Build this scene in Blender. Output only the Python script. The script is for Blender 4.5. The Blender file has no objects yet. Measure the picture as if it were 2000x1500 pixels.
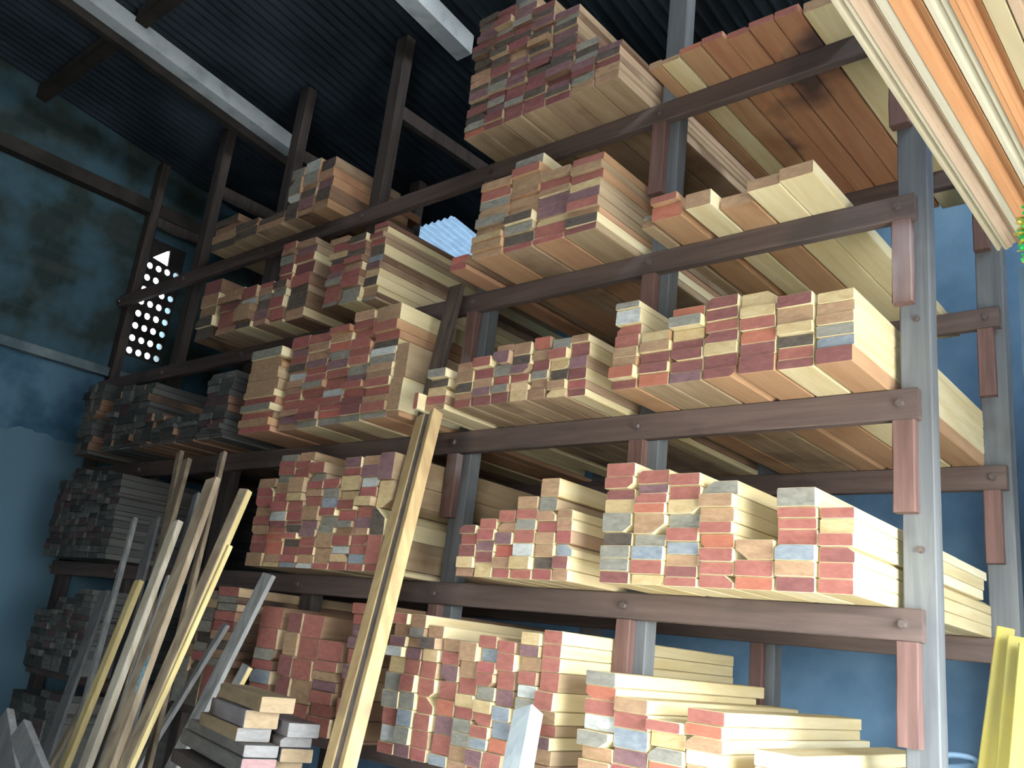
import bpy, bmesh, math, random, json
from mathutils import Vector, Matrix
random.seed(11)
ZO = 1.8                      # height of the fourth shelf's beam top above the floor
SC = bpy.context.scene
COL = SC.collection
PITCH = 1.0067                # spacing of the rack posts
SHELF = {'4': 2.108, '3': 1.387, '2': .69, '1': 0., '0': -.69, 'B': -1.38}
BEAM_H = {'4': .092, '3': .093, '2': .103, '1': .097, '0': .097, 'B': .097}

# ---------------------------------------------------------------- materials
def srgb(c):
    return tuple(((v/255)/12.92 if v/255 <= .04045 else ((v/255+.055)/1.055)**2.4) for v in c)+(1,)

def mat_base(name, rough=.75, spec=.25):
    m = bpy.data.materials.new(name); m.use_nodes = True
    nt = m.node_tree; b = nt.nodes['Principled BSDF']
    b.inputs['Roughness'].default_value = rough
    b.inputs['Specular IOR Level'].default_value = spec
    return m, nt, b

def N(nt, typ, **kw):
    n = nt.nodes.new(typ)
    for k, v in kw.items(): setattr(n, k, v)
    return n

def wood(name, col, col2, scale=(30, 2.2, 30), var=.35, dark=None, rough=.75, knots=False, fac=.8, bump=.12):
    """col/col2 grain colours; grain runs along the axis with the small scale; random value per board."""
    m, nt, b = mat_base(name, rough)
    L = nt.links.new
    geo = N(nt, 'ShaderNodeNewGeometry')
    off = N(nt, 'ShaderNodeVectorMath', operation='SCALE'); off.inputs[0].default_value = (7.3, 3.1, 5.7)
    mul = N(nt, 'ShaderNodeMath', operation='MULTIPLY'); mul.inputs[1].default_value = 9
    L(geo.outputs['Random Per Island'], mul.inputs[0]); L(mul.outputs[0], off.inputs['Scale'])
    add = N(nt, 'ShaderNodeVectorMath', operation='ADD')
    L(geo.outputs['Position'], add.inputs[0]); L(off.outputs[0], add.inputs[1])
    mp = N(nt, 'ShaderNodeMapping'); mp.inputs['Scale'].default_value = scale
    L(add.outputs[0], mp.inputs[0])
    n1 = N(nt, 'ShaderNodeTexNoise'); n1.inputs['Scale'].default_value = 1; n1.inputs['Detail'].default_value = 5; n1.inputs['Roughness'].default_value = .6
    n1.inputs['Distortion'].default_value = .6
    L(mp.outputs[0], n1.inputs['Vector'])
    cr = N(nt, 'ShaderNodeValToRGB'); cr.color_ramp.elements[0].position = .3; cr.color_ramp.elements[1].position = .72
    cr.color_ramp.elements[0].color = srgb(col2); cr.color_ramp.elements[1].color = srgb(col)
    L(n1.outputs['Fac'], cr.inputs[0])
    last = cr.outputs[0]
    if dark:
        n2 = N(nt, 'ShaderNodeTexNoise'); n2.inputs['Scale'].default_value = 2.2; n2.inputs['Detail'].default_value = 3
        L(add.outputs[0], n2.inputs['Vector'])
        c2 = N(nt, 'ShaderNodeValToRGB'); c2.color_ramp.elements[0].position = .56; c2.color_ramp.elements[1].position = .68
        c2.color_ramp.elements[0].color = (0, 0, 0, 1); c2.color_ramp.elements[1].color = (fac, fac, fac, 1)
        L(n2.outputs['Fac'], c2.inputs[0])
        mx = N(nt, 'ShaderNodeMix', data_type='RGBA'); mx.inputs['B'].default_value = srgb(dark)
        L(c2.outputs[0], mx.inputs['Factor']); L(last, mx.inputs['A']); last = mx.outputs['Result']
    hs = N(nt, 'ShaderNodeHueSaturation')
    mr = N(nt, 'ShaderNodeMapRange'); mr.inputs['To Min'].default_value = 1-var*.6; mr.inputs['To Max'].default_value = 1+var*.5
    L(geo.outputs['Random Per Island'], mr.inputs[0]); L(mr.outputs[0], hs.inputs['Value'])
    fr = N(nt, 'ShaderNodeMath', operation='FRACT'); m2 = N(nt, 'ShaderNodeMath', operation='MULTIPLY'); m2.inputs[1].default_value = 13.7
    L(geo.outputs['Random Per Island'], m2.inputs[0]); L(m2.outputs[0], fr.inputs[0])
    mh = N(nt, 'ShaderNodeMapRange'); mh.inputs['To Min'].default_value = .5-var*.02; mh.inputs['To Max'].default_value = .5+var*.03
    L(fr.outputs[0], mh.inputs[0]); L(mh.outputs[0], hs.inputs['Hue'])
    L(last, hs.inputs['Color']); L(hs.outputs[0], b.inputs['Base Color'])
    bp = N(nt, 'ShaderNodeBump'); bp.inputs['Strength'].default_value = bump; bp.inputs['Distance'].default_value = .01
    L(n1.outputs['Fac'], bp.inputs['Height']); L(bp.outputs[0], b.inputs['Normal'])
    return m

def rough_end(name, col, col2, var=.25):
    return wood(name, col, col2, scale=(26, 26, 60), var=var, rough=.85, bump=.2)

END = {
 'R': rough_end('end_brick_red', (170, 106, 94), (148, 88, 78)),
 'D': rough_end('end_dark_red', (144, 92, 86), (122, 76, 72)),
 'O': rough_end('end_orange_red', (184, 112, 90), (166, 96, 78)),
 'P': rough_end('end_purple_brown', (142, 108, 106), (116, 86, 86)),
 'T': rough_end('end_tan', (182, 146, 112), (150, 116, 88)),
 'Y': rough_end('end_straw', (206, 182, 136), (182, 152, 106)),
 'G': rough_end('end_grey', (158, 152, 134), (122, 118, 104)),
 'B': rough_end('end_blue_grey', (152, 158, 156), (120, 128, 130)),
 'N': rough_end('end_dark_brown', (112, 98, 84), (76, 70, 62)),
 'A': rough_end('end_aged_shaded_brown', (100, 100, 90), (66, 68, 64), var=.9),  # old stock, darkened further: far-left shade is put into the colour
 'M': rough_end('end_aged_shaded_red', (100, 78, 74), (72, 60, 58), var=.6),  # red ends of the far-left stacks, shade painted into the colour
 'W': rough_end('end_whitish', (206, 208, 196), (166, 166, 152)),
}
SIDE = {
 'y': wood('side_pale_yellow', (224, 208, 164), (204, 180, 128), scale=(22, 1.6, 22), var=.15),
 'o': wood('side_orange', (188, 148, 110), (170, 126, 90), scale=(22, 1.6, 22), var=.2, dark=(120, 72, 44), fac=.5),
 't': wood('side_tan', (182, 156, 122), (152, 124, 92), scale=(22, 1.6, 22), var=.25, dark=(92, 66, 50), fac=.6),
 'w': wood('side_cream', (236, 226, 190), (222, 202, 150), scale=(22, 1.6, 22), var=.1),
 'n': wood('side_brown', (140, 108, 82), (106, 80, 60), scale=(22, 1.6, 22), var=.25, dark=(40, 32, 30), fac=.8),
 's': wood('side_stained_orange', (182, 132, 96), (160, 104, 76), scale=(22, 1.6, 22), var=.25, dark=(66, 54, 54), fac=.9),
 'a': wood('side_aged_shaded', (84, 82, 74), (60, 60, 56), scale=(22, 1.6, 22), var=.4),  # far-left board sides, old wood with the shade painted in
}
M_BEAM = wood('rack_beam_wood', (112, 94, 84), (80, 68, 62), scale=(1.5, 26, 26), var=.15, dark=(66, 60, 58), fac=.6)
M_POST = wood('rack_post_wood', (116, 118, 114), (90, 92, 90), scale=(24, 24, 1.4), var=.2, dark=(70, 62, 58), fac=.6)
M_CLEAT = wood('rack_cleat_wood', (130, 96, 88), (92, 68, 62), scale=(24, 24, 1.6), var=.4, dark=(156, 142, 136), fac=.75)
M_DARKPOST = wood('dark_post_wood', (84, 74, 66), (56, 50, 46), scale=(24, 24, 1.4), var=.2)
M_STEEL = mat_base('bolt_steel', .45, .5)[0]
b = M_STEEL.node_tree.nodes['Principled BSDF']; b.inputs['Base Color'].default_value = srgb((104, 92, 84)); b.inputs['Metallic'].default_value = .3
M_DARKBROWN = wood('weathered_dark_plank', (104, 90, 76), (64, 54, 48), scale=(24, 24, 1.3), var=.1)
PLK = {
 'beige': wood('plank_beige', (186, 166, 136), (142, 122, 96), scale=(24, 24, 1.3), var=.2, dark=(92, 66, 50), fac=.7),
 'mixed': wood('plank_half_stripped', (188, 162, 112), (152, 122, 84), scale=(20, 20, .9), var=.1, dark=(112, 98, 84), fac=.85),
 'grey': wood('plank_weathered_grey', (150, 148, 138), (104, 104, 98), scale=(24, 24, 1.3), var=.3),
 'brown': wood('plank_brown', (140, 122, 98), (98, 84, 68), scale=(24, 24, 1.3), var=.3, dark=(80, 52, 40), fac=.7),
 'pale': wood('plank_pale', (216, 206, 180), (176, 160, 130), scale=(24, 24, 1.3), var=.15),
 'yellow': wood('plank_straw', (204, 184, 128), (176, 152, 98), scale=(24, 24, 1.3), var=.15),
 'slate': wood('plank_slate_grey', (112, 110, 104), (82, 82, 78), scale=(24, 24, 1.3), var=.2),
 'white': wood('plank_whitewash', (196, 204, 196), (164, 174, 168), scale=(24, 24, 1.3), var=.1),
 'groove': wood('groove_stained', (116, 104, 90), (78, 70, 62), scale=(24, 24, 1.6), var=.1, dark=(150, 142, 128), fac=.5),
 'ypaint': wood('plank_yellow_paint', (178, 160, 74), (156, 146, 84), scale=(10, 10, 1.5), var=.1),
}
def flat_mat(name, c1, c2, sc=3, rough=.9, bump=.1, detail=6, lo=.35, hi=.7):
    m, nt, b = mat_base(name, rough, .15); L = nt.links.new
    geo = N(nt, 'ShaderNodeNewGeometry')
    n = N(nt, 'ShaderNodeTexNoise'); n.inputs['Scale'].default_value = sc; n.inputs['Detail'].default_value = detail
    L(geo.outputs['Position'], n.inputs['Vector'])
    cr = N(nt, 'ShaderNodeValToRGB'); cr.color_ramp.elements[0].position = lo; cr.color_ramp.elements[1].position = hi
    cr.color_ramp.elements[0].color = srgb(c1); cr.color_ramp.elements[1].color = srgb(c2)
    L(n.outputs['Fac'], cr.inputs[0]); L(cr.outputs[0], b.inputs['Base Color'])
    bp = N(nt, 'ShaderNodeBump'); bp.inputs['Strength'].default_value = bump; bp.inputs['Distance'].default_value = .02
    L(n.outputs['Fac'], bp.inputs['Height']); L(bp.outputs[0], b.inputs['Normal'])
    return m
M_INNER = flat_mat('low_bounce_inner_wall', (52, 58, 60), (72, 78, 80), 3)  # for unseen walls, coloured dark to cut the light they bounce
M_BLUEWALL = flat_mat('blue_paint_wall', (118, 154, 178), (140, 176, 198), 4)
M_SLATEWALL = flat_mat('slate_paint_wall', (92, 116, 126), (108, 132, 142), 4)
M_FLOOR = flat_mat('concrete_floor', (84, 82, 78), (108, 104, 98), 2)
M_GROUND = flat_mat('yard_ground', (160, 154, 144), (184, 178, 166), 1)
M_TIN = flat_mat('old_roof_tin', (30, 38, 43), (56, 66, 72), 1.6, .6, .05)
M_WHITEBEAM = flat_mat('white_painted_concrete', (176, 184, 182), (206, 212, 208), 9, .9, .2, 8, .3, .5)
M_DARKBEAM = flat_mat('dark_roof_timber', (44, 41, 38), (64, 59, 52), 5)
M_LEDGE = flat_mat('concrete_ledge', (84, 98, 100), (120, 132, 130), 5)

def left_wall_mat():
    m, nt, b = mat_base('mouldy_brick_and_plaster', .9, .1); L = nt.links.new
    geo = N(nt, 'ShaderNodeNewGeometry'); sp = N(nt, 'ShaderNodeSeparateXYZ'); L(geo.outputs['Position'], sp.inputs[0])
    cb = N(nt, 'ShaderNodeCombineXYZ'); L(sp.outputs['Y'], cb.inputs['X']); L(sp.outputs['Z'], cb.inputs['Y'])
    br = N(nt, 'ShaderNodeTexBrick'); br.inputs['Scale'].default_value = 1; br.inputs['Brick Width'].default_value = .24; br.inputs['Row Height'].default_value = .085
    br.inputs['Mortar Size'].default_value = .008
    br.inputs['Color1'].default_value = srgb((44, 56, 52)); br.inputs['Color2'].default_value = srgb((58, 66, 60)); br.inputs['Mortar'].default_value = srgb((50, 62, 60))
    L(cb.outputs[0], br.inputs['Vector'])
    n = N(nt, 'ShaderNodeTexNoise'); n.inputs['Scale'].default_value = 2.6; n.inputs['Detail'].default_value = 8; L(geo.outputs['Position'], n.inputs['Vector'])
    cr = N(nt, 'ShaderNodeValToRGB'); cr.color_ramp.elements[0].position = .42; cr.color_ramp.elements[1].position = .62
    L(n.outputs['Fac'], cr.inputs[0])
    mx = N(nt, 'ShaderNodeMix', data_type='RGBA'); mx.inputs['B'].default_value = srgb((66, 92, 100)); L(cr.outputs[0], mx.inputs['Factor']); L(br.outputs['Color'], mx.inputs['A'])
    # plaster below the ledge
    pl = N(nt, 'ShaderNodeMix', data_type='RGBA'); pl.inputs['A'].default_value = srgb((50, 80, 96)); pl.inputs['B'].default_value = srgb((84, 114, 128)); L(cr.outputs[0], pl.inputs['Factor'])
    lt = N(nt, 'ShaderNodeMath', operation='LESS_THAN'); lt.inputs[1].default_value = ZO+1.48; L(sp.outputs['Z'], lt.inputs[0])
    m2 = N(nt, 'ShaderNodeMix', data_type='RGBA'); L(lt.outputs[0], m2.inputs['Factor']); L(mx.outputs['Result'], m2.inputs['A']); L(pl.outputs['Result'], m2.inputs['B'])
    # newer pale plaster patch, its edge broken
    ad = N(nt, 'ShaderNodeMath', operation='MULTIPLY_ADD'); ad.inputs[1].default_value = .35; L(n.outputs['Fac'], ad.inputs[0]); L(sp.outputs['Z'], ad.inputs[2])
    l2 = N(nt, 'ShaderNodeMath', operation='LESS_THAN'); l2.inputs[1].default_value = ZO+1.06; L(ad.outputs[0], l2.inputs[0])
    m3 = N(nt, 'ShaderNodeMix', data_type='RGBA'); m3.inputs['B'].default_value = srgb((88, 116, 126)); L(l2.outputs[0], m3.inputs['Factor']); L(m2.outputs['Result'], m3.inputs['A'])
    L(m3.outputs['Result'], b.inputs['Base Color'])
    bp = N(nt, 'ShaderNodeBump'); bp.inputs['Strength'].default_value = .3; bp.inputs['Distance'].default_value = .02; L(n.outputs['Fac'], bp.inputs['Height']); L(bp.outputs[0], b.inputs['Normal'])
    return m
M_LEFT = left_wall_mat()

# ---------------------------------------------------------------- mesh helpers
def link(name, me, parent=None, mats=()):
    o = bpy.data.objects.new(name, me); COL.objects.link(o)
    if me is not None:
        for m in mats: me.materials.append(m)
    if parent is not None: o.parent = parent
    return o
def tag(o, label=None, cat=None, group=None, kind=None):
    for k, v in (('label', label), ('category', cat), ('group', group), ('kind', kind)):
        if v: o[k] = v
    return o
def mesh(name, V, F, mi=None):
    me = bpy.data.meshes.new(name); me.from_pydata([tuple(v) for v in V], [], F)
    if mi: me.polygons.foreach_set('material_index', mi)
    me.update(); return me
def box_vf(x0, x1, y0, y1, z0, z1, c=0.):
    """box with optional chamfered long edges (axis = longest side)"""
    bm = bmesh.new()
    bmesh.ops.create_cube(bm, size=1)
    for v in bm.verts:
        v.co = Vector(((x0+x1)/2+v.co.x*(x1-x0), (y0+y1)/2+v.co.y*(y1-y0), (z0+z1)/2+v.co.z*(z1-z0)))
    if c: bmesh.ops.bevel(bm, geom=bm.edges[:], offset=c, segments=1, affect='EDGES')
    V = [v.co.copy() for v in bm.verts]; F = [[v.index for v in f.verts] for f in bm.faces]
    bm.free(); return V, F
def box(name, x0, x1, y0, y1, z0, z1, m, parent=None, c=0.):
    V, F = box_vf(x0, x1, y0, y1, z0, z1, c)
    o = link(name, mesh(name, V, F), parent, (m,)); return o
def merge(parts):
    V, F, mi = [], [], []
    for v, f, k in parts:
        n = len(V); V += v; F += [[i+n for i in q] for q in f]; mi += [k]*len(f) if isinstance(k, int) else k
    return V, F, mi
# ---------------------------------------------------------------- boards
def board_vf(w, h, l, rnd):
    """cross-section with worn / waney corners, extruded along +Y; front cut slightly out of square"""
    big = rnd.random() < .16
    c = [rnd.uniform(.0012, .0035) for _ in range(4)]
    if big: c[rnd.randrange(4)] = min(w, h)*rnd.uniform(.2, .55)
    x0, x1 = 0, w
    P = [(x0+c[0]*1.4, 0), (x1-c[1]*1.4, 0), (x1, c[1]), (x1, h-c[2]), (x1-c[2]*1.4, h), (x0+c[3]*1.4, h), (x0, h-c[3]), (x0, c[0])]
    a, b = rnd.uniform(-.03, .03), rnd.uniform(-.06, .06)
    e = .0013
    V = [(x*(1-2*e/w)+e, a*x+b*z, z*(1-2*e/h)+e) for x, z in P] + [(x, a*x+b*z+e, z) for x, z in P] + [(x, l, z) for x, z in P]
    F = [list(range(8))]; mi = [0]
    for r in (0, 1):
        for i in range(8):
            j = (i+1) % 8; F.append([r*8+i, r*8+8+i, r*8+8+j, r*8+j]); mi.append(1)
    F.append([16+i for i in range(7, -1, -1)]); mi.append(1)
    return V, F, mi

CAMR = ((0.755647, 0.645644, 0.110184), (-0.104214, 0.284600, -0.952965), (-0.646635, 0.708623, 0.282343))
CAMC = (0.9131, -2.8455, -0.2450)
CAMF = 1740.46
def to_px(x, y, z):
    d = (x-CAMC[0], y-CAMC[1], z-CAMC[2])
    q = [sum(r[i]*d[i] for i in range(3)) for r in CAMR]
    return 1000+CAMF*q[0]/q[2], 750+CAMF*q[1]/q[2]
def seen_area(x0, x1, y, z0, z1):
    P = [to_px(x0, y, z0), to_px(x1, y, z0), to_px(x1, y, z1), to_px(x0, y, z1)]
    P = [(min(max(a, 0), 2000), min(max(b_, 0), 1500)) for a, b_ in P]
    return abs(sum(P[i][0]*P[(i+1) % 4][1]-P[(i+1) % 4][0]*P[i][1] for i in range(4)))/2

# per stack: name, shelf, length, columns of [x0, x1, front y, board tops above the shelf, end colour numbers]
KEYS = 'RDOPTYGBNW'
STACKS = [('A4', '4', 1.6, [[-1.974, -1.835, -0.238, [0.034, 0.075, 0.117, 0.163, 0.204, 0.25, 0.278, 0.315, 0.362, 0.403, 0.449, 0.48, 0.518, 0.551, 0.591, 0.632, 0.661, 0.694], [2, 6, 8, 1, 8, 3, 8, 4, 4, 8, 8, 8, 1, 1, 3, 3, 8, 8]], [-1.834, -1.714, -0.243, [0.032, 0.081, 0.121, 0.164, 0.197, 0.247, 0.291, 0.342, 0.391, 0.427, 0.465, 0.499, 0.533, 0.564, 0.602, 0.646, 0.677], [1, 1, 3, 6, 1, 6, 8, 1, 8, 8, 8, 8, 1, 6, 1, 1, 1]], [-1.712, -1.589, -0.245, [0.029, 0.074, 0.111, 0.153, 0.183, 0.213, 0.247, 0.298, 0.332, 0.379, 0.43, 0.481, 0.52, 0.559, 0.602, 0.651, 0.685], [1, 1, 6, 1, 1, 3, 3, 1, 3, 4, 1, 8, 1, 6, 3, 3, 6]], [-1.588, -1.454, -0.247, [0.042, 0.075, 0.119, 0.159, 0.202, 0.236, 0.274, 0.318, 0.348, 0.389, 0.437, 0.467, 0.512, 0.548, 0.583], [1, 1, 8, 1, 1, 8, 1, 3, 8, 4, 8, 1, 3, 8, 1]], [-1.453, -1.31, -0.248, [0.036, 0.066, 0.102, 0.134, 0.181, 0.222, 0.254, 0.294, 0.343, 0.387, 0.423, 0.459, 0.499], [1, 8, 3, 1, 3, 8, 8, 1, 8, 3, 8, 6, 3]], [-1.308, -1.179, -0.25, [0.042, 0.083, 0.114, 0.154, 0.194, 0.232, 0.271], [4, 6, 1, 3, 6, 8, 6]], [-1.177, -1.047, -0.253, [0.044, 0.082, 0.114, 0.157, 0.196], [4, 4, 1, 8, 3]]]),
 ('A3', '3', 1.7, [[-1.931, -1.819, -0.248, [0.037, 0.073], [0, 2]], [-1.757, -1.571, -0.288, [0.037, 0.08, 0.112, 0.158, 0.206, 0.252, 0.296, 0.348, 0.392], [4, 4, 5, 4, 6, 4, 6, 0, 4]], [-1.569, -1.402, -0.281, [0.028, 0.077, 0.124, 0.168, 0.213, 0.265, 0.298, 0.364, 0.408, 0.459], [0, 8, 6, 8, 4, 4, 4, 4, 0, 6]], [-1.4, -1.231, -0.281, [0.029, 0.086, 0.12, 0.178, 0.226, 0.258, 0.305, 0.344], [0, 0, 5, 3, 3, 4, 0, 4]], [-1.227, -1.063, -0.288, [0.032, 0.076, 0.106, 0.15, 0.195, 0.233, 0.28, 0.316, 0.357], [1, 8, 4, 0, 3, 5, 0, 4, 0]]]),
 ('A2', '2', 1.5, [[-1.88, -1.765, -0.32, [0.028, 0.065, 0.105, 0.144, 0.184], [4, 0, 5, 8, 6]], [-1.722, -1.619, -0.311, [0.037, 0.064, 0.109, 0.157, 0.2], [0, 4, 8, 4, 4]], [-1.616, -1.509, -0.309, [0.04, 0.078, 0.116, 0.16, 0.205], [1, 3, 4, 1, 0]], [-1.507, -1.415, -0.308, [0.043, 0.078, 0.115, 0.164, 0.219, 0.251], [1, 6, 0, 6, 3, 4]], [-1.413, -1.317, -0.306, [0.045, 0.081, 0.115, 0.154, 0.194, 0.248], [5, 5, 0, 3, 8, 4]], [-1.315, -1.228, -0.302, [0.045, 0.085, 0.121, 0.166, 0.207, 0.261], [4, 4, 6, 1, 4, 2]], [-1.227, -1.133, -0.3, [0.033, 0.071, 0.116, 0.154, 0.199, 0.245], [5, 4, 8, 5, 0, 6]], [-1.131, -1.045, -0.284, [0.029, 0.064, 0.111, 0.159, 0.215, 0.247], [1, 0, 1, 3, 1, 4]]]),
 ('B2', '2', 1.65, [[-0.949, -0.812, -0.3, [0.035, 0.082, 0.12, 0.16, 0.208, 0.25, 0.309, 0.336], [1, 2, 4, 4, 0, 0, 9, 6]], [-0.806, -0.682, -0.298, [0.047, 0.085, 0.126, 0.167, 0.206], [2, 1, 1, 4, 5]], [-0.68, -0.552, -0.296, [0.038, 0.081, 0.121, 0.156, 0.197, 0.239, 0.277], [3, 1, 1, 1, 5, 6, 2]], [-0.547, -0.422, -0.299, [0.038, 0.083, 0.127, 0.168, 0.207, 0.248, 0.292], [1, 1, 5, 1, 0, 1, 1]], [-0.414, -0.286, -0.309, [0.062, 0.105, 0.151, 0.194, 0.234, 0.285], [1, 1, 2, 0, 5, 5]], [-0.282, -0.16, -0.303, [0.033, 0.073, 0.114, 0.151, 0.205, 0.248], [1, 0, 8, 5, 4, 1]], [-0.154, -0.032, -0.31, [0.054, 0.091, 0.13, 0.167, 0.204, 0.242], [1, 7, 6, 4, 4, 5]]]),
 ('A1', '1', 1.45, [[-1.595, -1.501, -0.3, [0.033, 0.076, 0.124, 0.164, 0.199], [4, 5, 1, 0, 1]], [-1.497, -1.406, -0.3, [0.055, 0.098, 0.139, 0.184, 0.226], [5, 1, 3, 0, 0]], [-1.401, -1.313, -0.3, [0.036, 0.078, 0.124, 0.171, 0.21, 0.257], [0, 4, 2, 3, 4, 0]], [-1.309, -1.208, -0.3, [0.035, 0.082, 0.131, 0.181, 0.221, 0.26, 0.308], [0, 5, 9, 0, 6, 0, 4]], [-1.204, -1.115, -0.3, [0.04, 0.082, 0.129, 0.172, 0.213, 0.251, 0.304, 0.374], [0, 8, 4, 4, 0, 4, 6, 4]], [-1.111, -1.023, -0.3, [0.041, 0.088, 0.132, 0.179, 0.22, 0.255], [4, 1, 7, 0, 4, 4]]]),
 ('B1', '1', 1.46, [[-0.904, -0.78, -0.305, [0.041, 0.084, 0.127, 0.173, 0.239, 0.286, 0.323, 0.365, 0.414], [1, 6, 6, 8, 6, 5, 1, 0, 0]], [-0.773, -0.649, -0.305, [0.034, 0.081, 0.128, 0.166, 0.234, 0.269, 0.304, 0.337, 0.385], [5, 0, 7, 6, 4, 2, 0, 3, 0]], [-0.646, -0.526, -0.305, [0.03, 0.066, 0.102, 0.143, 0.188, 0.233, 0.28, 0.326, 0.368], [0, 1, 4, 7, 0, 6, 5, 0, 0]], [-0.522, -0.4, -0.305, [0.041, 0.081, 0.125, 0.168, 0.206, 0.25, 0.294, 0.341], [0, 0, 0, 2, 0, 4, 4, 6]], [-0.397, -0.27, -0.305, [0.04, 0.09, 0.152], [2, 0, 4]], [-0.267, -0.142, -0.305, [0.045, 0.09, 0.138, 0.185, 0.218, 0.251, 0.309], [1, 4, 7, 0, 0, 0, 6]], [-0.139, -0.019, -0.305, [0.043, 0.09, 0.135, 0.173, 0.216, 0.25], [0, 0, 1, 0, 5, 0]]]),
 ('C1', '1', 1.5, [[-3.067, -2.921, -0.3, [0.066, 0.114, 0.155, 0.204, 0.247, 0.294, 0.343, 0.393, 0.438], [4, 0, 0, 4, 0, 4, 0, 0, 4]], [-2.915, -2.778, -0.3, [0.024, 0.059, 0.123, 0.163, 0.191, 0.221, 0.269, 0.317, 0.363, 0.412, 0.451, 0.49, 0.521, 0.555], [5, 4, 2, 2, 0, 1, 9, 0, 0, 4, 6, 0, 0, 6]], [-2.775, -2.651, -0.3, [0.025, 0.061, 0.098, 0.134, 0.164, 0.205, 0.223, 0.267, 0.315, 0.355, 0.43, 0.476, 0.517, 0.563], [7, 0, 0, 8, 0, 8, 1, 0, 0, 5, 4, 0, 0, 4]], [-2.648, -2.524, -0.3, [0.024, 0.062, 0.102, 0.145, 0.181, 0.222, 0.29, 0.337, 0.372, 0.411, 0.448, 0.501], [9, 4, 0, 0, 3, 3, 4, 0, 4, 0, 6, 0]], [-2.52, -2.4, -0.3, [0.029, 0.097, 0.165, 0.202, 0.243, 0.282, 0.329, 0.373, 0.417], [0, 4, 4, 6, 6, 0, 7, 6, 0]], [-2.396, -2.27, -0.3, [0.035, 0.072, 0.108, 0.156, 0.188, 0.221, 0.269, 0.317, 0.359, 0.428, 0.465, 0.515], [0, 5, 9, 0, 4, 6, 0, 0, 5, 5, 0, 3]], [-2.266, -2.15, -0.3, [0.031, 0.073, 0.113, 0.157, 0.187, 0.236, 0.284, 0.329, 0.374, 0.419, 0.476, 0.518], [0, 7, 0, 0, 4, 3, 0, 5, 0, 9, 3, 4]], [-2.147, -2.048, -0.3, [0.03, 0.157, 0.278, 0.403, 0.526], [0, 0, 8, 5, 3]]]),
 ('C2', '2', 1.5, [[-3.341, -3.018, -0.319, [0.031, 0.073, 0.112, 0.152, 0.192, 0.229, 0.292, 0.353, 0.414, 0.467], [0, 4, 0, 6, 0, 4, 4, 4, 4, 6]], [-3.017, -2.864, -0.288, [0.033, 0.077, 0.11, 0.16, 0.193, 0.229, 0.268, 0.313, 0.359, 0.404, 0.444, 0.51], [4, 3, 4, 0, 0, 4, 4, 9, 8, 0, 3, 0]], [-2.858, -2.676, -0.293, [0.036, 0.076, 0.116, 0.162, 0.205, 0.243, 0.282, 0.317, 0.362, 0.406, 0.448, 0.501], [6, 1, 0, 0, 0, 6, 0, 0, 3, 4, 4, 0]], [-2.671, -2.501, -0.297, [0.036, 0.072, 0.104, 0.143, 0.182, 0.243, 0.286, 0.337, 0.38, 0.427, 0.47, 0.506], [6, 2, 0, 0, 9, 0, 0, 3, 6, 2, 4, 0]], [-2.496, -2.341, -0.301, [0.034, 0.082, 0.125, 0.163, 0.199, 0.238, 0.285, 0.33, 0.369, 0.425, 0.472, 0.516, 0.564], [6, 1, 1, 0, 0, 3, 6, 0, 0, 0, 0, 0, 4]], [-2.327, -2.148, -0.312, [0.03, 0.077, 0.112, 0.152, 0.197, 0.233, 0.267, 0.31, 0.348, 0.387, 0.428, 0.478, 0.561], [6, 0, 4, 0, 0, 4, 4, 6, 9, 8, 0, 0, 4]], [-2.146, -2.061, -0.309, [0.026, 0.184, 0.351], [4, 4, 4]]]),
 ('C3', '3', 1.5, [[-4.256, -4.057, -0.213, [0.083, 0.151, 0.224, 0.309, 0.405], [8, 8, 4, 4, 1]], [-3.999, -3.769, -0.22, [0.039, 0.15, 0.195, 0.241, 0.293], [4, 0, 1, 4, 4]], [-3.758, -3.598, -0.23, [0.038, 0.144, 0.191, 0.268], [8, 4, 9, 0]], [-3.596, -3.464, -0.213, [0.034, 0.102, 0.158, 0.197, 0.236, 0.273], [4, 3, 8, 6, 4, 0]], [-3.462, -3.329, -0.187, [0.018, 0.089, 0.161, 0.21, 0.258, 0.307, 0.366, 0.425, 0.465, 0.508], [4, 0, 0, 6, 8, 0, 1, 6, 4, 0]], [-3.327, -3.147, -0.177, [0.015, 0.066, 0.161, 0.206, 0.28, 0.357, 0.408, 0.457, 0.494], [4, 4, 8, 8, 0, 1, 0, 3, 4]], [-2.971, -2.798, -0.214, [0.024, 0.123, 0.163, 0.202, 0.256, 0.293, 0.334, 0.381, 0.418], [6, 0, 6, 3, 0, 8, 5, 0, 4]], [-2.796, -2.645, -0.211, [0.024, 0.09, 0.143, 0.182, 0.227, 0.263, 0.303, 0.348, 0.394], [6, 6, 0, 0, 4, 0, 8, 1, 8]], [-2.643, -2.529, -0.184, [0.017, 0.043, 0.078, 0.134, 0.176, 0.217, 0.257, 0.319, 0.351, 0.382, 0.42, 0.45], [6, 4, 4, 8, 5, 3, 7, 8, 0, 1, 4, 0]]]),
 ('C4', '4', 0.62, [[-4.504, -4.213, -0.11, [0.058, 0.112, 0.173, 0.228], [8, 4, 4, 8]], [-4.194, -3.923, -0.121, [0.066, 0.118], [8, 8]], [-3.91, -3.62, -0.133, [0.047, 0.09], [4, 8]], [-3.607, -3.482, -0.14, [0.065, 0.115, 0.171, 0.278, 0.35], [8, 8, 9, 6, 6]], [-3.48, -3.328, -0.134, [0.04, 0.116, 0.172, 0.207, 0.292, 0.37], [4, 3, 8, 4, 6, 9]], [-3.326, -3.186, -0.131, [0.059, 0.148, 0.21, 0.265, 0.342], [4, 8, 3, 4, 8]]]),
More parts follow.
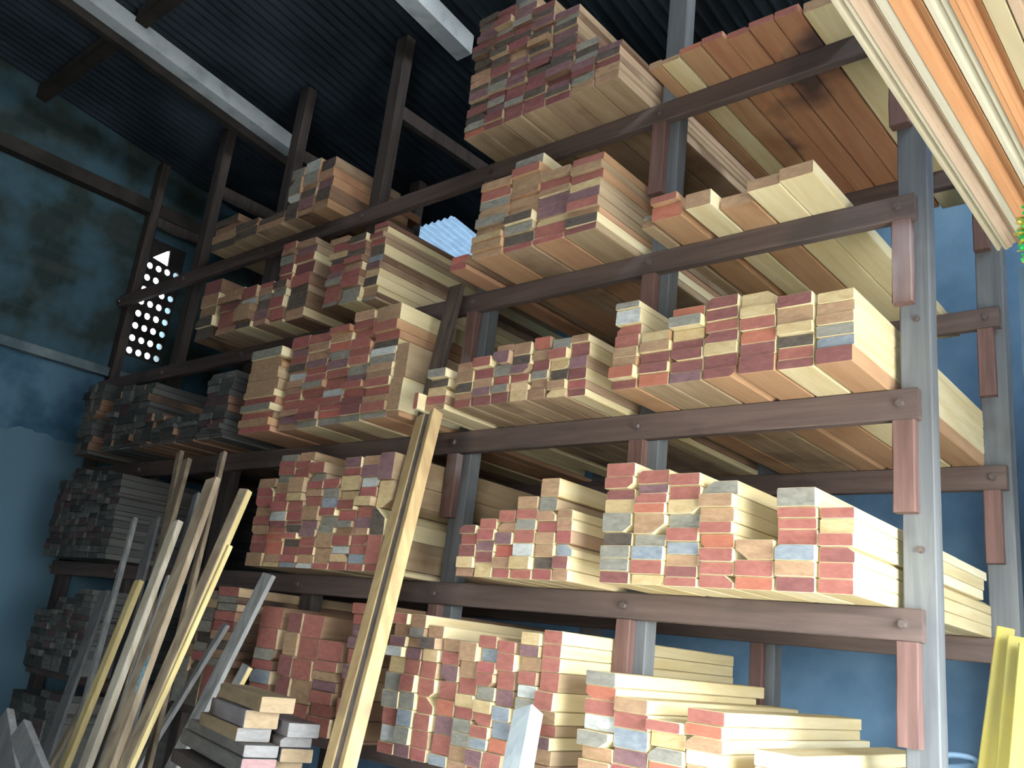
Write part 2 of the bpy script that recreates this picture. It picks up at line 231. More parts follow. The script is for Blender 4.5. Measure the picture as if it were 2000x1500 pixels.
 ('C0', '0', 1.35, [[-3.501, -3.385, -0.3, [0.154, 0.229, 0.286, 0.347, 0.394, 0.456], [6, 6, 4, 8, 0, 7]], [-3.384, -3.257, -0.3, [0.165, 0.213, 0.258, 0.302, 0.351, 0.408, 0.473, 0.519, 0.558], [8, 8, 0, 6, 8, 6, 6, 5, 6]], [-3.236, -3.034, -0.3, [0.202, 0.238, 0.281, 0.325, 0.369, 0.417, 0.465, 0.503, 0.536, 0.582], [0, 6, 4, 8, 4, 0, 0, 6, 6, 0]], [-2.849, -2.682, -0.3, [0.105, 0.163, 0.224, 0.267, 0.318, 0.41, 0.508], [0, 0, 7, 0, 6, 0, 0]], [-2.631, -2.525, -0.3, [0.113, 0.214, 0.302, 0.403, 0.491], [1, 1, 1, 4, 1]], [-2.52, -2.375, -0.3, [0.112, 0.21, 0.296, 0.388, 0.49], [0, 4, 0, 0, 0]], [-2.371, -2.212, -0.3, [0.077, 0.129, 0.181, 0.222, 0.26, 0.304, 0.39], [0, 0, 0, 3, 4, 0, 0]], [-2.177, -2.03, -0.3, [0.013, 0.092, 0.17, 0.246, 0.307, 0.369, 0.419, 0.469, 0.511, 0.558], [4, 0, 0, 0, 3, 0, 3, 3, 0, 0]]]),
 ('A0', '0', 1.3, [[-1.906, -1.807, -0.3, [0.041, 0.103, 0.168, 0.234, 0.302, 0.363, 0.402, 0.443, 0.488, 0.531], [0, 9, 0, 6, 6, 5, 9, 3, 4, 0]], [-1.805, -1.717, -0.3, [0.048, 0.111, 0.174, 0.239, 0.304, 0.36, 0.404, 0.441, 0.481, 0.533], [3, 6, 7, 6, 0, 0, 3, 4, 6, 4]], [-1.715, -1.626, -0.3, [0.045, 0.108, 0.169, 0.23, 0.298, 0.36, 0.406, 0.45, 0.497], [0, 0, 0, 0, 0, 0, 5, 8, 4]], [-1.614, -1.517, -0.3, [0.039, 0.109, 0.175, 0.233, 0.298, 0.359, 0.406, 0.453], [7, 0, 3, 2, 0, 3, 0, 4]], [-1.511, -1.419, -0.3, [0.03, 0.083, 0.131, 0.177, 0.218, 0.263, 0.323, 0.381, 0.451], [4, 4, 6, 6, 0, 5, 0, 4, 4]], [-1.416, -1.325, -0.3, [0.029, 0.086, 0.124, 0.166, 0.21, 0.253, 0.301, 0.347, 0.388, 0.435, 0.48], [0, 3, 7, 0, 0, 5, 6, 0, 0, 7, 0]], [-1.322, -1.237, -0.3, [0.027, 0.087, 0.134, 0.193, 0.243, 0.3, 0.363, 0.425, 0.468], [4, 0, 2, 7, 7, 3, 0, 0, 0]], [-1.219, -1.13, -0.3, [0.025, 0.083, 0.139, 0.195, 0.242, 0.283, 0.327, 0.374, 0.422, 0.462, 0.506], [0, 4, 3, 0, 0, 6, 9, 0, 4, 3, 5]], [-1.123, -1.035, -0.3, [0.015, 0.047, 0.082, 0.13, 0.172, 0.21, 0.254, 0.316, 0.38, 0.429, 0.474, 0.52], [4, 6, 4, 4, 3, 0, 4, 0, 0, 0, 0, 0]]]),
 ('B0', '0', 1.1, [[-0.911, -0.787, -0.32, [0.044, 0.086, 0.132, 0.174, 0.221, 0.269, 0.316, 0.359, 0.405], [5, 4, 4, 4, 6, 9, 0, 2, 6]], [-0.785, -0.656, -0.32, [0.055, 0.096, 0.137, 0.184, 0.244, 0.293, 0.337], [4, 0, 0, 3, 7, 0, 4]], [-0.652, -0.531, -0.32, [0.072, 0.121, 0.164, 0.207, 0.253, 0.286], [0, 4, 2, 6, 5, 0]], [-0.528, -0.4, -0.32, [0.093, 0.134, 0.175, 0.216, 0.257, 0.293, 0.334], [4, 9, 4, 9, 4, 2, 0]], [-0.307, -0.163, -0.32, [0.168, 0.205, 0.25], [6, 9, 9]]]),
 ('E1', '1', 1.3, [[-5.494, -5.268, -0.3, [0.044, 0.083, 0.12, 0.157, 0.2, 0.247, 0.287, 0.325, 0.364, 0.418, 0.46, 0.513], [8, 3, 1, 1, 8, 8, 4, 1, 3, 6, 4, 8]], [-5.261, -5.054, -0.3, [0.027, 0.074, 0.117, 0.162, 0.201, 0.244, 0.292, 0.337, 0.384, 0.414, 0.449, 0.49, 0.536, 0.572], [8, 8, 3, 4, 8, 8, 8, 4, 1, 8, 3, 4, 8, 8]], [-5.046, -4.821, -0.3, [0.037, 0.076, 0.12, 0.164, 0.201, 0.252, 0.283, 0.324, 0.362, 0.404, 0.438, 0.489, 0.53, 0.562], [6, 4, 6, 1, 6, 1, 8, 8, 8, 1, 3, 8, 8, 8]], [-4.814, -4.573, -0.3, [0.033, 0.078, 0.124, 0.162, 0.196, 0.241, 0.269, 0.298, 0.337, 0.377, 0.407, 0.447, 0.493, 0.529], [8, 4, 3, 6, 3, 8, 8, 8, 6, 6, 3, 6, 8, 8]]]),
 ('E2', '2', 1.3, [[-5.421, -5.192, -0.3, [0.025, 0.084, 0.129, 0.17, 0.216, 0.254, 0.304, 0.349, 0.391, 0.445, 0.502], [8, 4, 6, 4, 4, 8, 4, 4, 6, 8, 6]], [-4.99, -4.738, -0.3, [0.015, 0.031, 0.075, 0.124, 0.172, 0.223, 0.259, 0.312, 0.353, 0.4, 0.443], [6, 8, 4, 1, 1, 8, 8, 8, 6, 4, 4]], [-4.731, -4.459, -0.3, [0.015, 0.025, 0.047, 0.093, 0.131, 0.173, 0.218, 0.26, 0.301, 0.351, 0.389, 0.428], [4, 6, 4, 4, 6, 8, 8, 6, 4, 6, 8, 8]], [-4.453, -4.224, -0.3, [0.015, 0.025, 0.044, 0.081, 0.113, 0.156, 0.203], [4, 4, 6, 4, 4, 8, 1]], [-4.217, -3.836, -0.3, [0.015, 0.025, 0.052, 0.094, 0.122, 0.167], [4, 4, 8, 6, 4, 8]], [-3.801, -3.526, -0.3, [0.015, 0.025, 0.047, 0.079, 0.113, 0.155, 0.2, 0.247, 0.283, 0.327, 0.36, 0.4], [8, 8, 8, 4, 1, 4, 4, 1, 1, 8, 8, 6]]]),
 ('E0', '0', 1.3, [[-5.372, -5.1, -0.3, [0.071, 0.112, 0.15, 0.196, 0.236, 0.277, 0.311, 0.351], [6, 6, 3, 4, 4, 6, 8, 8]], [-5.093, -4.844, -0.3, [0.088, 0.128, 0.166, 0.195, 0.234, 0.263, 0.291, 0.33, 0.361, 0.406, 0.442], [6, 8, 3, 8, 3, 8, 8, 4, 8, 4, 8]], [-4.837, -4.602, -0.3, [0.102, 0.144, 0.178, 0.206, 0.245, 0.276, 0.317, 0.348, 0.391, 0.43, 0.471, 0.504], [6, 6, 8, 6, 3, 8, 3, 3, 4, 4, 8, 8]]]),
 ('EB', 'B', 1.2, [[-5.433, -5.033, -0.3, [0.363, 0.417, 0.477, 0.532], [8, 4, 8, 4]], [-5.026, -4.719, -0.3, [0.413, 0.468, 0.532, 0.573], [1, 8, 4, 8]]])]
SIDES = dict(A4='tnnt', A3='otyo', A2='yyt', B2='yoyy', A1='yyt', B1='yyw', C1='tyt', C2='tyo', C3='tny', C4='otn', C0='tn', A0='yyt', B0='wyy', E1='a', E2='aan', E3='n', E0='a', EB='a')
BOTTOM = dict(B2='ottooyo', A2='ytttttty', A3='ootot', A4='ttttttt')
PLACE = dict(A4='tall stack on top shelf', A3='middle stack on second shelf down', A2='middle stack on third shelf down', B2='right stack on third shelf down',
 A1='middle stack on fourth shelf down', B1='right stack on fourth shelf down', C1='left-bay stack on fourth shelf down', C2='left-bay stack on third shelf down',
 C3='left-bay stack on second shelf down', C4='left-bay stack on top shelf', C0='left-bay stack on bottom shelf', A0='middle stack on bottom shelf', B0='right stack on bottom shelf',
 E1='far-left stack on fourth shelf down', E2='far-left stack on third shelf down', E3='far-left stack on second shelf down', E0='far-left stack on bottom shelf', EB='far-left lowest stack')
CN = dict(R='brick-red-ended', D='dark-red-ended', O='orange-red-ended', P='purple-brown-ended', T='tan-ended', Y='straw-ended', G='grey-ended', B='blue-grey-ended', N='dark-brown-ended', W='whitish-ended', A='dull-brown-ended', M='dull-red-ended')
ORD = ['zeroth', 'first', 'second', 'third', 'fourth', 'fifth', 'sixth', 'seventh', 'eighth', 'ninth', 'tenth', 'eleventh', 'twelfth', 'thirteenth', 'fourteenth', 'fifteenth', 'sixteenth', 'seventeenth', 'eighteenth', 'nineteenth']
POSTX = [(-.032-i*PITCH, .085-i*PITCH) for i in range(7)]
RPOSTX = [(-.045-i*PITCH, .064-i*PITCH) for i in range(7)]

AGED_SHADED = dict(T='A', D='M', N='A', P='M', G='A', R='M')  # swaps far-left ends to old-wood colours with the corner's shade painted in
def fit(x0, x1, F, ln):
    """keep a board clear of the posts: trim a hair, else stop it at the post"""
    y1 = F+ln
    for p0, p1 in POSTX:
        ov = min(x1, p1)-max(x0, p0)
        if ov > 0:
            if ov <= .034:
                if (x0+x1)/2 > (p0+p1)/2: x0 = p1+.002
                else: x1 = p0-.002
            else: y1 = min(y1, .04)
    for p0, p1 in RPOSTX:
        if min(x1, p1)-max(x0, p0) > -.002: y1 = min(y1, 1.155)
    return x0, x1, y1

boards = []
for name, sh, ln, cols in STACKS:
    rnd = random.Random(name)
    if name[0] == 'E':      # far bays: each measured column is two boards wide
        nc = []
        for x0, x1, F, zs, cs in cols:
            m = (x0+x1)/2
            nc.append([x0, m-.001, F, zs, cs]); nc.append([m+.001, x1, F, zs, cs[::-1]])
        cols = nc
    for ci, (x0, x1, F, zs, cs) in enumerate(cols):
        cs = [KEYS[i] for i in cs]
        if name[0] == 'E': cs = [AGED_SHADED.get(q, q) for q in cs]
        zprev = 0.
        n = len(cs)
        for k, (zt, c) in enumerate(zip(zs, cs)):
            j = rnd.uniform(-.012, .012) if k else 0
            if rnd.random() < .12 and k: j -= .02
            a0, a1 = x0+rnd.uniform(.0005, .004), x1-rnd.uniform(.0005, .004)
            a0, a1, y1 = fit(a0, a1, F+j, ln+rnd.uniform(-.12, .12))
            side = rnd.choice(SIDES[name])
            if k == 0 and name in BOTTOM: side = BOTTOM[name][ci]
            boards.append(dict(s=name, ci=ci, k=n-k, n=n, x0=a0, x1=a1, F=F+j, y1=y1, z0=SHELF[sh]+zprev+.0006, z1=SHELF[sh]+zt-.0006, c=c, side=side, sh=sh, ncol=len(cols)))
            zprev = zt
for bd in boards: bd['area'] = seen_area(bd['x0'], bd['x1'], bd['F'], bd['z0'], bd['z1'])
order = sorted(boards, key=lambda d: -d['area'])
IND = set(id(d) for d in order[:282])
GROUP = {k: 'boards of the '+v for k, v in PLACE.items()}
EM = list(END); SM = list(SIDE)
rest = []
for bd in boards:
    rnd = random.Random('%s%d%d' % (bd['s'], bd['ci'], bd['k']))
    V, F, mi = board_vf(bd['x1']-bd['x0'], bd['z1']-bd['z0'], bd['y1']-bd['F'], rnd)
    if id(bd) in IND:
        o = link('timber_board', mesh('timber_board', V, F, mi), None, (END[bd['c']], SIDE[bd['side']]))
        o.location = (bd['x0'], bd['F'], bd['z0']+ZO)
        pos = 'topmost' if bd['k'] == 1 else ORD[bd['k']]+' down'
        colw = 'leftmost' if bd['ci'] == 0 else 'rightmost' if bd['ci'] == bd['ncol']-1 else ORD[bd['ci']+1]
        tag(o, '%s board %s in %s column of %s' % (CN[bd['c']], pos, colw, PLACE[bd['s']]), 'board', GROUP[bd['s']])
    else:
        rest.append(([(v[0]+bd['x0'], v[1]+bd['F'], v[2]+bd['z0']+ZO) for v in V], F, [EM.index(bd['c']) if q == 0 else len(EM)+SM.index(bd['side']) for q in mi]))
V, F, mi = merge(rest)
o = link('timber_boards', mesh('timber_boards', V, F, mi), None, [END[k] for k in EM]+[SIDE[k] for k in SM])
tag(o, 'remaining smaller and darker stacked boards filling the rack shelves', 'boards', None, 'stuff')

def single(label, x0, x1, F, z, h, ln, c, side, group):
    x0, x1, y1 = fit(x0, x1, F, ln)
    V, F_, mi = board_vf(x1-x0, h, y1-F, random.Random(label))
    o = link('timber_board', mesh('timber_board', V, F_, mi), None, (END[c], SIDE[side])); o.location = (x0, F, z+ZO)
    tag(o, label, 'board', group)
    return o
z4, z3 = SHELF['4']+.0006, SHELF['3']+.0006
g = 'single layer of boards on the top shelf, right bay'
for a in (('orange board leftmost of the single layer on the top shelf', -.938, -.862, -.22, .034, 'T', 'o'),
 ('narrow pale board second from left in the top-shelf single layer', -.857, -.774, -.223, .022, 'T', 'y'),
 ('red-stained board third from left in the top-shelf single layer', -.765, -.668, -.24, .028, 'O', 'o'),
 ('red-topped board fourth from left in the top-shelf single layer', -.660, -.567, -.248, .030, 'R', 's'),
 ('reddish board fifth from left in the top-shelf single layer', -.564, -.472, -.22, .031, 'R', 's'),
 ('mottled red board third from right in the top-shelf single layer', -.466, -.368, -.233, .030, 'R', 's'),
 ('knotty red board second from right in the top-shelf single layer', -.363, -.27, -.232, .034, 'R', 's'),
 ('wide tan board rightmost on the top shelf by the mouldings', -.262, -.148, -.204, .046, 'T', 'y')):
    single(a[0], a[1], a[2], a[3], z4, a[4], 1.7, a[5], a[6], g)
g = 'loose boards on the second shelf, right bay'
single('dull brown board by the middle post on second shelf down', -.915, -.86, -.19, z3, .034, 1.6, 'T', 't', g)
single('thin grey board atop the dull brown one by the middle post', -.912, -.862, -.185, z3+.036, .022, 1.5, 'G', 't', g)
single('orange-red knotty board under a thin red one, second shelf down', -.846, -.715, -.228, z3, .056, 1.7, 'O', 'o', g)
single('thin red board overhanging the orange-red board on second shelf', -.840, -.722, -.255, z3+.0575, .03, 1.5, 'R', 'o', g)
single('tan board with bright right side on second shelf down', -.686, -.58, -.25, z3, .062, 1.7, 'T', 'y', g)
single('low brown board between two tan ones on second shelf down', -.571, -.44, -.192, z3, .048, 1.7, 'T', 'o', g)
single('wide tan board second from right on second shelf down', -.432, -.308, -.26, z3, .045, 1.7, 'T', 'y', g)
single('pale yellow board rightmost on second shelf down, bright right side', -.305, -.182, -.273, z3, .049, 1.7, 'T', 'y', g)
single('red-ended board on edge beside the grooved leaning plank', -1.912, -1.886, -.365, SHELF['2']+.0006, .075, 1.2, 'R', 'y', 'boards of the middle stack on third shelf down')

# ---------------------------------------------------------------- the rack
rack = link('lumber_rack', None)
tag(rack, 'tall bolted timber rack of brown beams and grey posts holding stacked boards', 'rack')
def part(name, *a, **k):
    return box(name, *a, parent=rack, **k)
def roofz(y): return ZO+3.36-.137*y
def bolt(x, y, z, parent, r=.014):
    V = []; F = []
    n = 6
    for k, (rr, d) in enumerate(((r, 0), (r, .010), (r*.86, .013))):
        for i in range(n):
            t = math.pi*2*i/n+.3; V.append((x+rr*math.cos(t), y-d-.003, z+rr*math.sin(t)))
    for k in range(2):
        for i in range(n):
            j = (i+1) % n; F.append([k*n+i, k*n+j, k*n+n+j, k*n+n+i])
    F.append([2*n+i for i in range(n)])
    m0 = len(V); n2 = 18
    for d, rr in ((.0, r*1.25), (.003, r*1.25)):
        for i in range(n2):
            t = math.pi*2*i/n2; V.append((x+rr*math.cos(t), y-d, z+rr*math.sin(t)))
    for i in range(n2):
        j = (i+1) % n2; F.append([m0+i, m0+j, m0+n2+j, m0+n2+i])
    F.append([m0+n2+i for i in range(n2)])
    return link('bolt', mesh('bolt', V, F), parent, (M_STEEL,))
def subdiv_box(name, x0, x1, y0, y1, z0, z1, m, amp=.002, step=.12, seed=0):
    """sawn timber: box with chamfered edges, cut along its length and lightly wandering"""
    rnd = random.Random(seed+x0*7+z0*3+y0)
    dx, dy, dz = x1-x0, y1-y0, z1-z0
    ax = 0 if dx >= max(dy, dz) else (1 if dy >= dz else 2)
    n = max(1, int((dx, dy, dz)[ax]/step)); c = .004
    u0, u1, v0, v1 = ((y0, y1, z0, z1), (x0, x1, z0, z1), (x0, x1, y0, y1))[ax]
    P = [(u0+c, v0), (u1-c, v0), (u1, v0+c), (u1, v1-c), (u1-c, v1), (u0+c, v1), (u0, v1-c), (u0, v0+c)]
    V, F = [], []
    s0, s1 = ((x0, x1), (y0, y1), (z0, z1))[ax]
    for k in range(n+1):
        s = s0+(s1-s0)*k/n
        for (u, v) in P:
            du, dv = rnd.uniform(-amp, 0)*(1 if u > (u0+u1)/2 else -1), rnd.uniform(-amp, 0)*(1 if v > (v0+v1)/2 else -1)*.3
            q = (u+du, v+dv)
            V.append(((s, q[0], q[1]), (q[0], s, q[1]), (q[0], q[1], s))[ax])
    for k in range(n):
        for i in range(8):
            j = (i+1) % 8; F.append([k*8+i, k*8+j, k*8+8+j, k*8+8+i])
    F.append(list(range(7, -1, -1))); F.append([n*8+i for i in range(8)])
    me = mesh(name, V, F)
    bm = bmesh.new(); bm.from_mesh(me); bmesh.ops.recalc_face_normals(bm, faces=bm.faces); bm.to_mesh(me); bm.free()
    return link(name, me, rack, (m,))
YB0, YB1, YP0, YP1 = 0., .045, .046, .118
for sh in '43210B':
    z1 = SHELF[sh]+ZO; z0 = z1-BEAM_H[sh]
    bf = subdiv_box('beam', -6.04, .052, YB0, YB1, z0, z1, M_BEAM)
    bfr = subdiv_box('beam', -6.04, .052, 1.12, 1.164, z0, z1, M_BEAM)
    for i in range(7):
        if sh not in 'B':
            bolt(.012-i*PITCH if i else -.0, YB0, (z0+z1)/2, bf)
            if i == 0: bolt(.0, 1.12, (z0+z1)/2, bfr)
for i in range(7):
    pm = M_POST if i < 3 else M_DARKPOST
    pf = subdiv_box('post', POSTX[i][0]+.017, POSTX[i][1], YP0, YP1, 0, roofz(YP0)-.03 if i not in (0,) else ZO+2.9, pm, step=.2)
    subdiv_box('post', RPOSTX[i][0], RPOSTX[i][1], 1.165, 1.25, 0, roofz(1.165)-.04, pm, step=.2)
    if i == 0:
        for z_ in (.94, -.12+.30): bolt(.042, YP0, z_+ZO, pf, .009)
    for a, lo in (('4', '3'), ('3', '2'), ('2', '1'), ('1', '0'), ('0', 'B')):
        top = SHELF[a]-BEAM_H[a]+ZO-.001
        frac = {'4': .55, '3': .5, '2': .505, '1': .50, '0': .5}[a]
        bot = top-(top-(SHELF[lo]+ZO))*frac
        x0 = -.030-i*PITCH; w = .072
        if i < 3: subdiv_box('cleat', x0+(.004 if a in '31' else 0), x0+w, YB0+.002, YB1, bot, top, M_CLEAT, .003, .08)
        if i < 2: subdiv_box('cleat', -.04-i*PITCH, .028-i*PITCH, 1.122, 1.164, bot, top, M_CLEAT, .003, .08)
    if i >= 3:
        subdiv_box('rail', POSTX[i][0]+.037, POSTX[i][0]+.087, YP1+.001, 1.164, ZO+2.78, ZO+2.87, M_DARKPOST, step=.3)

# ---------------------------------------------------------------- leaning planks
def plank(name, label, top, bot, w, t, m, cat='plank', group=None, prof=None, yaw=0., mats=None, tilt_top=0., taper=0., smear=None):
    """top/bot: centre points; the plank is carried on down to the floor; w across, t thick"""
    T, B = Vector(top), Vector(bot); T.z += ZO; B.z += ZO
    d = (T-B).normalized()
    B = T-d*((T.z-.012)/d.z)
    L = (T-B).length
    x = Vector((math.cos(yaw), math.sin(yaw), 0)); x = (x-d*x.dot(d)).normalized(); y = d.cross(x)
    P = prof or [(-w/2+.003, -t/2), (w/2-.003, -t/2), (w/2, -t/2+.003), (w/2, t/2-.003), (w/2-.003, t/2), (-w/2+.003, t/2), (-w/2, t/2-.003), (-w/2, -t/2+.003)]
    n = len(P); V = []; F = []; mi = []
    K = 10; rnd = random.Random(label)
    ph = rnd.uniform(0, 6); am = min(.006, .004*L/2)
    for k in range(K+1):
        s = k/K; q = math.sin(s*math.pi)*am
        for u, v in P:
            e = tilt_top*(u/w) if k == K else 0
            uu = u*(1-taper*max(0, s-.7)/.3)
            p = x*(uu+q*math.cos(ph)*.5)+y*(v+q*math.sin(ph)) + Vector((0, 0, L*s+e))
            V.append((x*(uu+q*.5)+y*(v+q*.6)+d*(L*s+e)))
    for k in range(K):
        for i in range(n):
            j = (i+1) % n; F.append([k*n+i, k*n+j, k*n+n+j, k*n+n+i]); mi.append(mats[i] if mats else 0)
    F.append(list(range(n-1, -1, -1))); mi.append(0)
    F.append([K*n+i for i in range(n)]); mi.append(0)
    me = mesh(name, V, F, mi)
    o = link(name, me, None, m if isinstance(m, (list, tuple)) else (m,))
    bm = bmesh.new(); bm.from_mesh(me); bmesh.ops.recalc_face_normals(bm, faces=bm.faces); bm.to_mesh(me); bm.free()
    o.location = B
    if smear:
        s0, s1 = smear; V = []; F = []; n2 = 14
        for k in range(n2+1):
            s = L*(s0+(s1-s0)*k/n2); q = math.sin(k/n2*math.pi)**.5
            c_ = w*(.30+.04*math.sin(k*2.1)); hw = w*.16*q*rnd.uniform(.5, 1)
            qq = math.sin(s/L*math.pi)*am
            for u in (c_-hw, c_+hw): V.append(x*(min(u, w/2-.004)+qq*.5)+y*(-t/2-.0006+qq*.6)+d*s)
        for k in range(n2): F.append([2*k, 2*k+1, 2*k+3, 2*k+2])
        link('paint_smear', mesh('paint_smear', V, F), o, (M_SMEAR,))
    tag(o, label, cat, group)
    return o
w = .108; t = .05
prof = [(-w/2, -t/2), (-.006, -t/2), (-.003, -t/2+.004), (.0, -.010), (.026, -.010), (.029, -t/2+.004), (.032, -t/2), (w/2-.002, -t/2), (w/2, -t/2+.002), (w/2, t/2), (-w/2, t/2)]
M_SMEAR = flat_mat('pale_blue_paint', (96, 150, 166), (176, 208, 214), 60)
gl = 'planks leaning against the left bays'
plank('dark_plank', 'dark weathered brown plank standing at the post above the grooved plank', (-2.010, -0.110, 1.383), (-1.962, -0.345, -0.071), .086, .028, M_DARKBROWN)
plank('grooved_plank', 'long grooved yellow and brown plank leaning diagonally across the rack middle', (-1.705, -0.450, 0.621), (-1.355, -0.940, -0.650), w, t, [PLK['mixed'], PLK['groove']], prof=prof, mats=[0,0,1,1,1,0,0,0,0,0,0], yaw=-.15)
plank('leaning_plank', 'brown plank leaning, tallest at the left of the leaning group', (-3.767, -0.394, 0.595), (-2.948, -0.790, -0.871), 0.040, 0.026, PLK['brown'], group=gl)
plank('leaning_plank', 'rough brown plank leaning just right of the tallest one', (-3.561, -0.453, 0.527), (-2.996, -0.843, -0.918), 0.055, 0.026, PLK['brown'], group=gl)
plank('leaning_plank', 'wide slate-grey plank leaning low behind the brown planks', (-3.751, -0.459, 0.208), (-3.207, -0.773, -0.954), 0.075, 0.018, PLK['slate'], group=gl)
plank('leaning_plank', 'whitish plank leaning, bright middle one of the left group', (-3.194, -0.632, 0.159), (-2.979, -0.922, -0.914), 0.066, 0.030, PLK['pale'], group=gl)
plank('leaning_plank', 'thin grey stick with round top leaning furthest left', (-3.813, -0.542, 0.197), (-3.281, -0.855, -0.964), 0.030, 0.024, PLK['grey'], group=gl)
plank('leaning_plank', 'straw-coloured narrow plank leaning left of the bright whitish one', (-3.360, -0.671, -0.135), (-3.221, -0.893, -0.954), 0.052, 0.028, PLK['yellow'], group=gl)
plank('leaning_plank', 'broad dull grey board leaning low at the far left', (-3.905, -0.569, -0.199), (-3.613, -0.826, -1.150), 0.085, 0.018, PLK['slate'], group=gl)
plank('leaning_plank', 'narrow brown plank leaning low beside the broad dull board', (-3.448, -0.668, -0.418), (-3.503, -0.825, -1.001), 0.035, 0.018, PLK['brown'], group=gl)
plank('leaning_plank', 'thin split plank with pointed top between the two pale planks', (-3.107, -0.662, -0.100), (-2.933, -0.880, -0.907), 0.026, 0.018, PLK['grey'], group=gl)
plank('leaning_plank', 'large mottled plank leaning, smeared with pale blue paint', (-2.970, -0.617, 0.365), (-2.736, -0.951, -0.874), 0.088, 0.030, PLK['beige'], group=gl, smear=(.545, .625))
plank('leaning_plank', 'tall thin plank top rising behind the blue-smeared plank', (-3.144, -0.491, 0.535), (-2.634, -0.836, -0.745), 0.038, 0.022, PLK['brown'], group=gl)
plank('leaning_plank', 'dark edge-on plank leaning behind the blue-smeared plank', (-3.442, -0.422, 0.346), (-2.993, -0.763, -0.919), 0.045, 0.018, PLK['slate'], group=gl)
plank('leaning_plank', 'two-toned plank leaning rightmost of the left group', (-2.467, -0.745, 0.273), (-2.431, -1.041, -0.823), 0.050, 0.036, [PLK['brown'],PLK['yellow']], group=gl, mats=[0,0,1,1,0,0,0,0], yaw=.25)
plank('leaning_plank', 'shorter straw plank leaning against the two-toned plank', (-2.282, -0.882, 0.018), (-2.278, -1.089, -0.746), 0.020, 0.020, PLK['yellow'], group=gl)
plank('leaning_plank', 'wide grey plank leaning under the fourth shelf, left bay', (-2.559, -0.489, -0.052), (-2.666, -0.704, -0.848), 0.085, 0.022, PLK['grey'], group=gl)
plank('leaning_plank', 'slim grey plank leaning left of the offcut pile', (-2.783, -0.512, -0.284), (-2.986, -0.683, -0.920), 0.036, 0.022, PLK['grey'], group=gl)
plank('leaning_plank', 'short plank with pale edge poking up behind the offcut pile', (-2.556, -0.515, -0.443), (-2.595, -0.561, -0.616), 0.060, 0.025, [PLK['grey'],PLK['yellow']], group=gl, mats=[0,0,1,1,0,0,0,0])
plank('square_post', 'short whitewashed square post standing in front of bottom shelf stack', (-0.978, -0.520, -0.434), (-0.917, -0.620, -0.585), .078, .06, PLK['white'], cat='post', yaw=-.2)
plank('leaning_plank', 'pale grey plank with rounded top at the bottom left corner', (-2.414, -1.450, -0.693), (-2.181, -1.475, -0.774), 0.075, .03, PLK['slate'], group='grey planks in the bottom left corner')
plank('leaning_plank', 'grey plank cut off by the frame at bottom left corner', (-2.795, -1.360, -0.702), (-2.567, -1.385, -0.838), 0.085, .03, PLK['slate'], group='grey planks in the bottom left corner')

def prism(name, label, A, d, p, L, w, h, mside, mend, cat='board', group=None):
    """offcut: A = near top-left corner, d = unit length direction, p = unit width direction"""
    rnd = random.Random(label)
    V, F, mi = board_vf(w, h, L, rnd)
    X, Y = Vector(p), Vector(d)
    V = [tuple(X*v[0]+Y*v[1]+Vector((0, 0, v[2]-h))) for v in V]
    me = mesh(name, V, F, mi)
    bm = bmesh.new(); bm.from_mesh(me); bmesh.ops.recalc_face_normals(bm, faces=bm.faces); bm.to_mesh(me); bm.free()
    o = link(name, me, None, (mend, mside)); o.location = (A[0], A[1], A[2]+ZO)
    tag(o, label, cat, group); return o
PLKS = dict(t=wood('offcut_tan', (150, 130, 98), (112, 94, 70), scale=(3, 22, 22), var=.1), n=wood('offcut_brown', (98, 78, 64), (66, 52, 46), scale=(3, 22, 22), var=.1, dark=(150, 150, 146), fac=.5), g=wood('offcut_grey', (116, 112, 102), (84, 82, 76), scale=(3, 22, 22), var=.2))
END['K'] = rough_end('end_pink', (150, 118, 112), (132, 102, 98))
END['Q'] = rough_end('end_offcut_cream', (148, 128, 98), (128, 108, 80), .1)
END['H'] = rough_end('end_offcut_grey', (132, 128, 120), (110, 108, 102), .1)
gp = 'offcuts piled in front of the left bay'
prism('offcut', 'cream-ended offcut on top of the pile, tan side', (-1.549, -1.120, -0.472), (-0.967,0.256,0), (0.256,0.967,0), 0.42, .112, 0.047, PLKS["t"], END['Q'], group=gp)
prism('offcut', 'cream-ended offcut with dark brown side, second in the pile', (-1.619, -1.120, -0.521), (-0.967,0.256,0), (0.256,0.967,0), 0.36, .112, 0.053, PLKS["n"], END['Q'], group=gp)
prism('offcut', 'white-ended offcut with greyish side, third in the pile', (-1.648, -1.120, -0.576), (-0.967,0.256,0), (0.256,0.967,0), 0.40, .112, 0.041, PLKS["t"], END['H'], group=gp)
prism('offcut', 'pale grey-ended offcut, fourth in the left column of pile', (-1.593, -1.120, -0.619), (-0.967,0.256,0), (0.256,0.967,0), 0.62, .112, 0.036, PLKS["g"], END['H'], group=gp)
prism('offcut', 'pink-ended offcut with split side low in the pile', (-1.594, -1.120, -0.658), (-0.967,0.256,0), (0.256,0.967,0), 0.68, .112, 0.050, PLKS["g"], END['K'], group=gp)
prism('offcut', 'silvery-ended offcut top of the right column of pile', (-1.557, -0.995, -0.549), (-0.967,0.256,0), (0.256,0.967,0), 0.50, .108, 0.043, PLKS["n"], END['H'], group=gp)
prism('offcut', 'flaky white-ended offcut second in the right column of pile', (-1.587, -0.995, -0.594), (-0.967,0.256,0), (0.256,0.967,0), 0.50, .108, 0.031, PLKS["n"], END['H'], group=gp)
prism('offcut', 'orange-tan-ended offcut third in the right column of pile', (-1.574, -0.995, -0.627), (-0.967,0.256,0), (0.256,0.967,0), 0.50, .108, 0.041, PLKS["g"], END['Q'], group=gp)
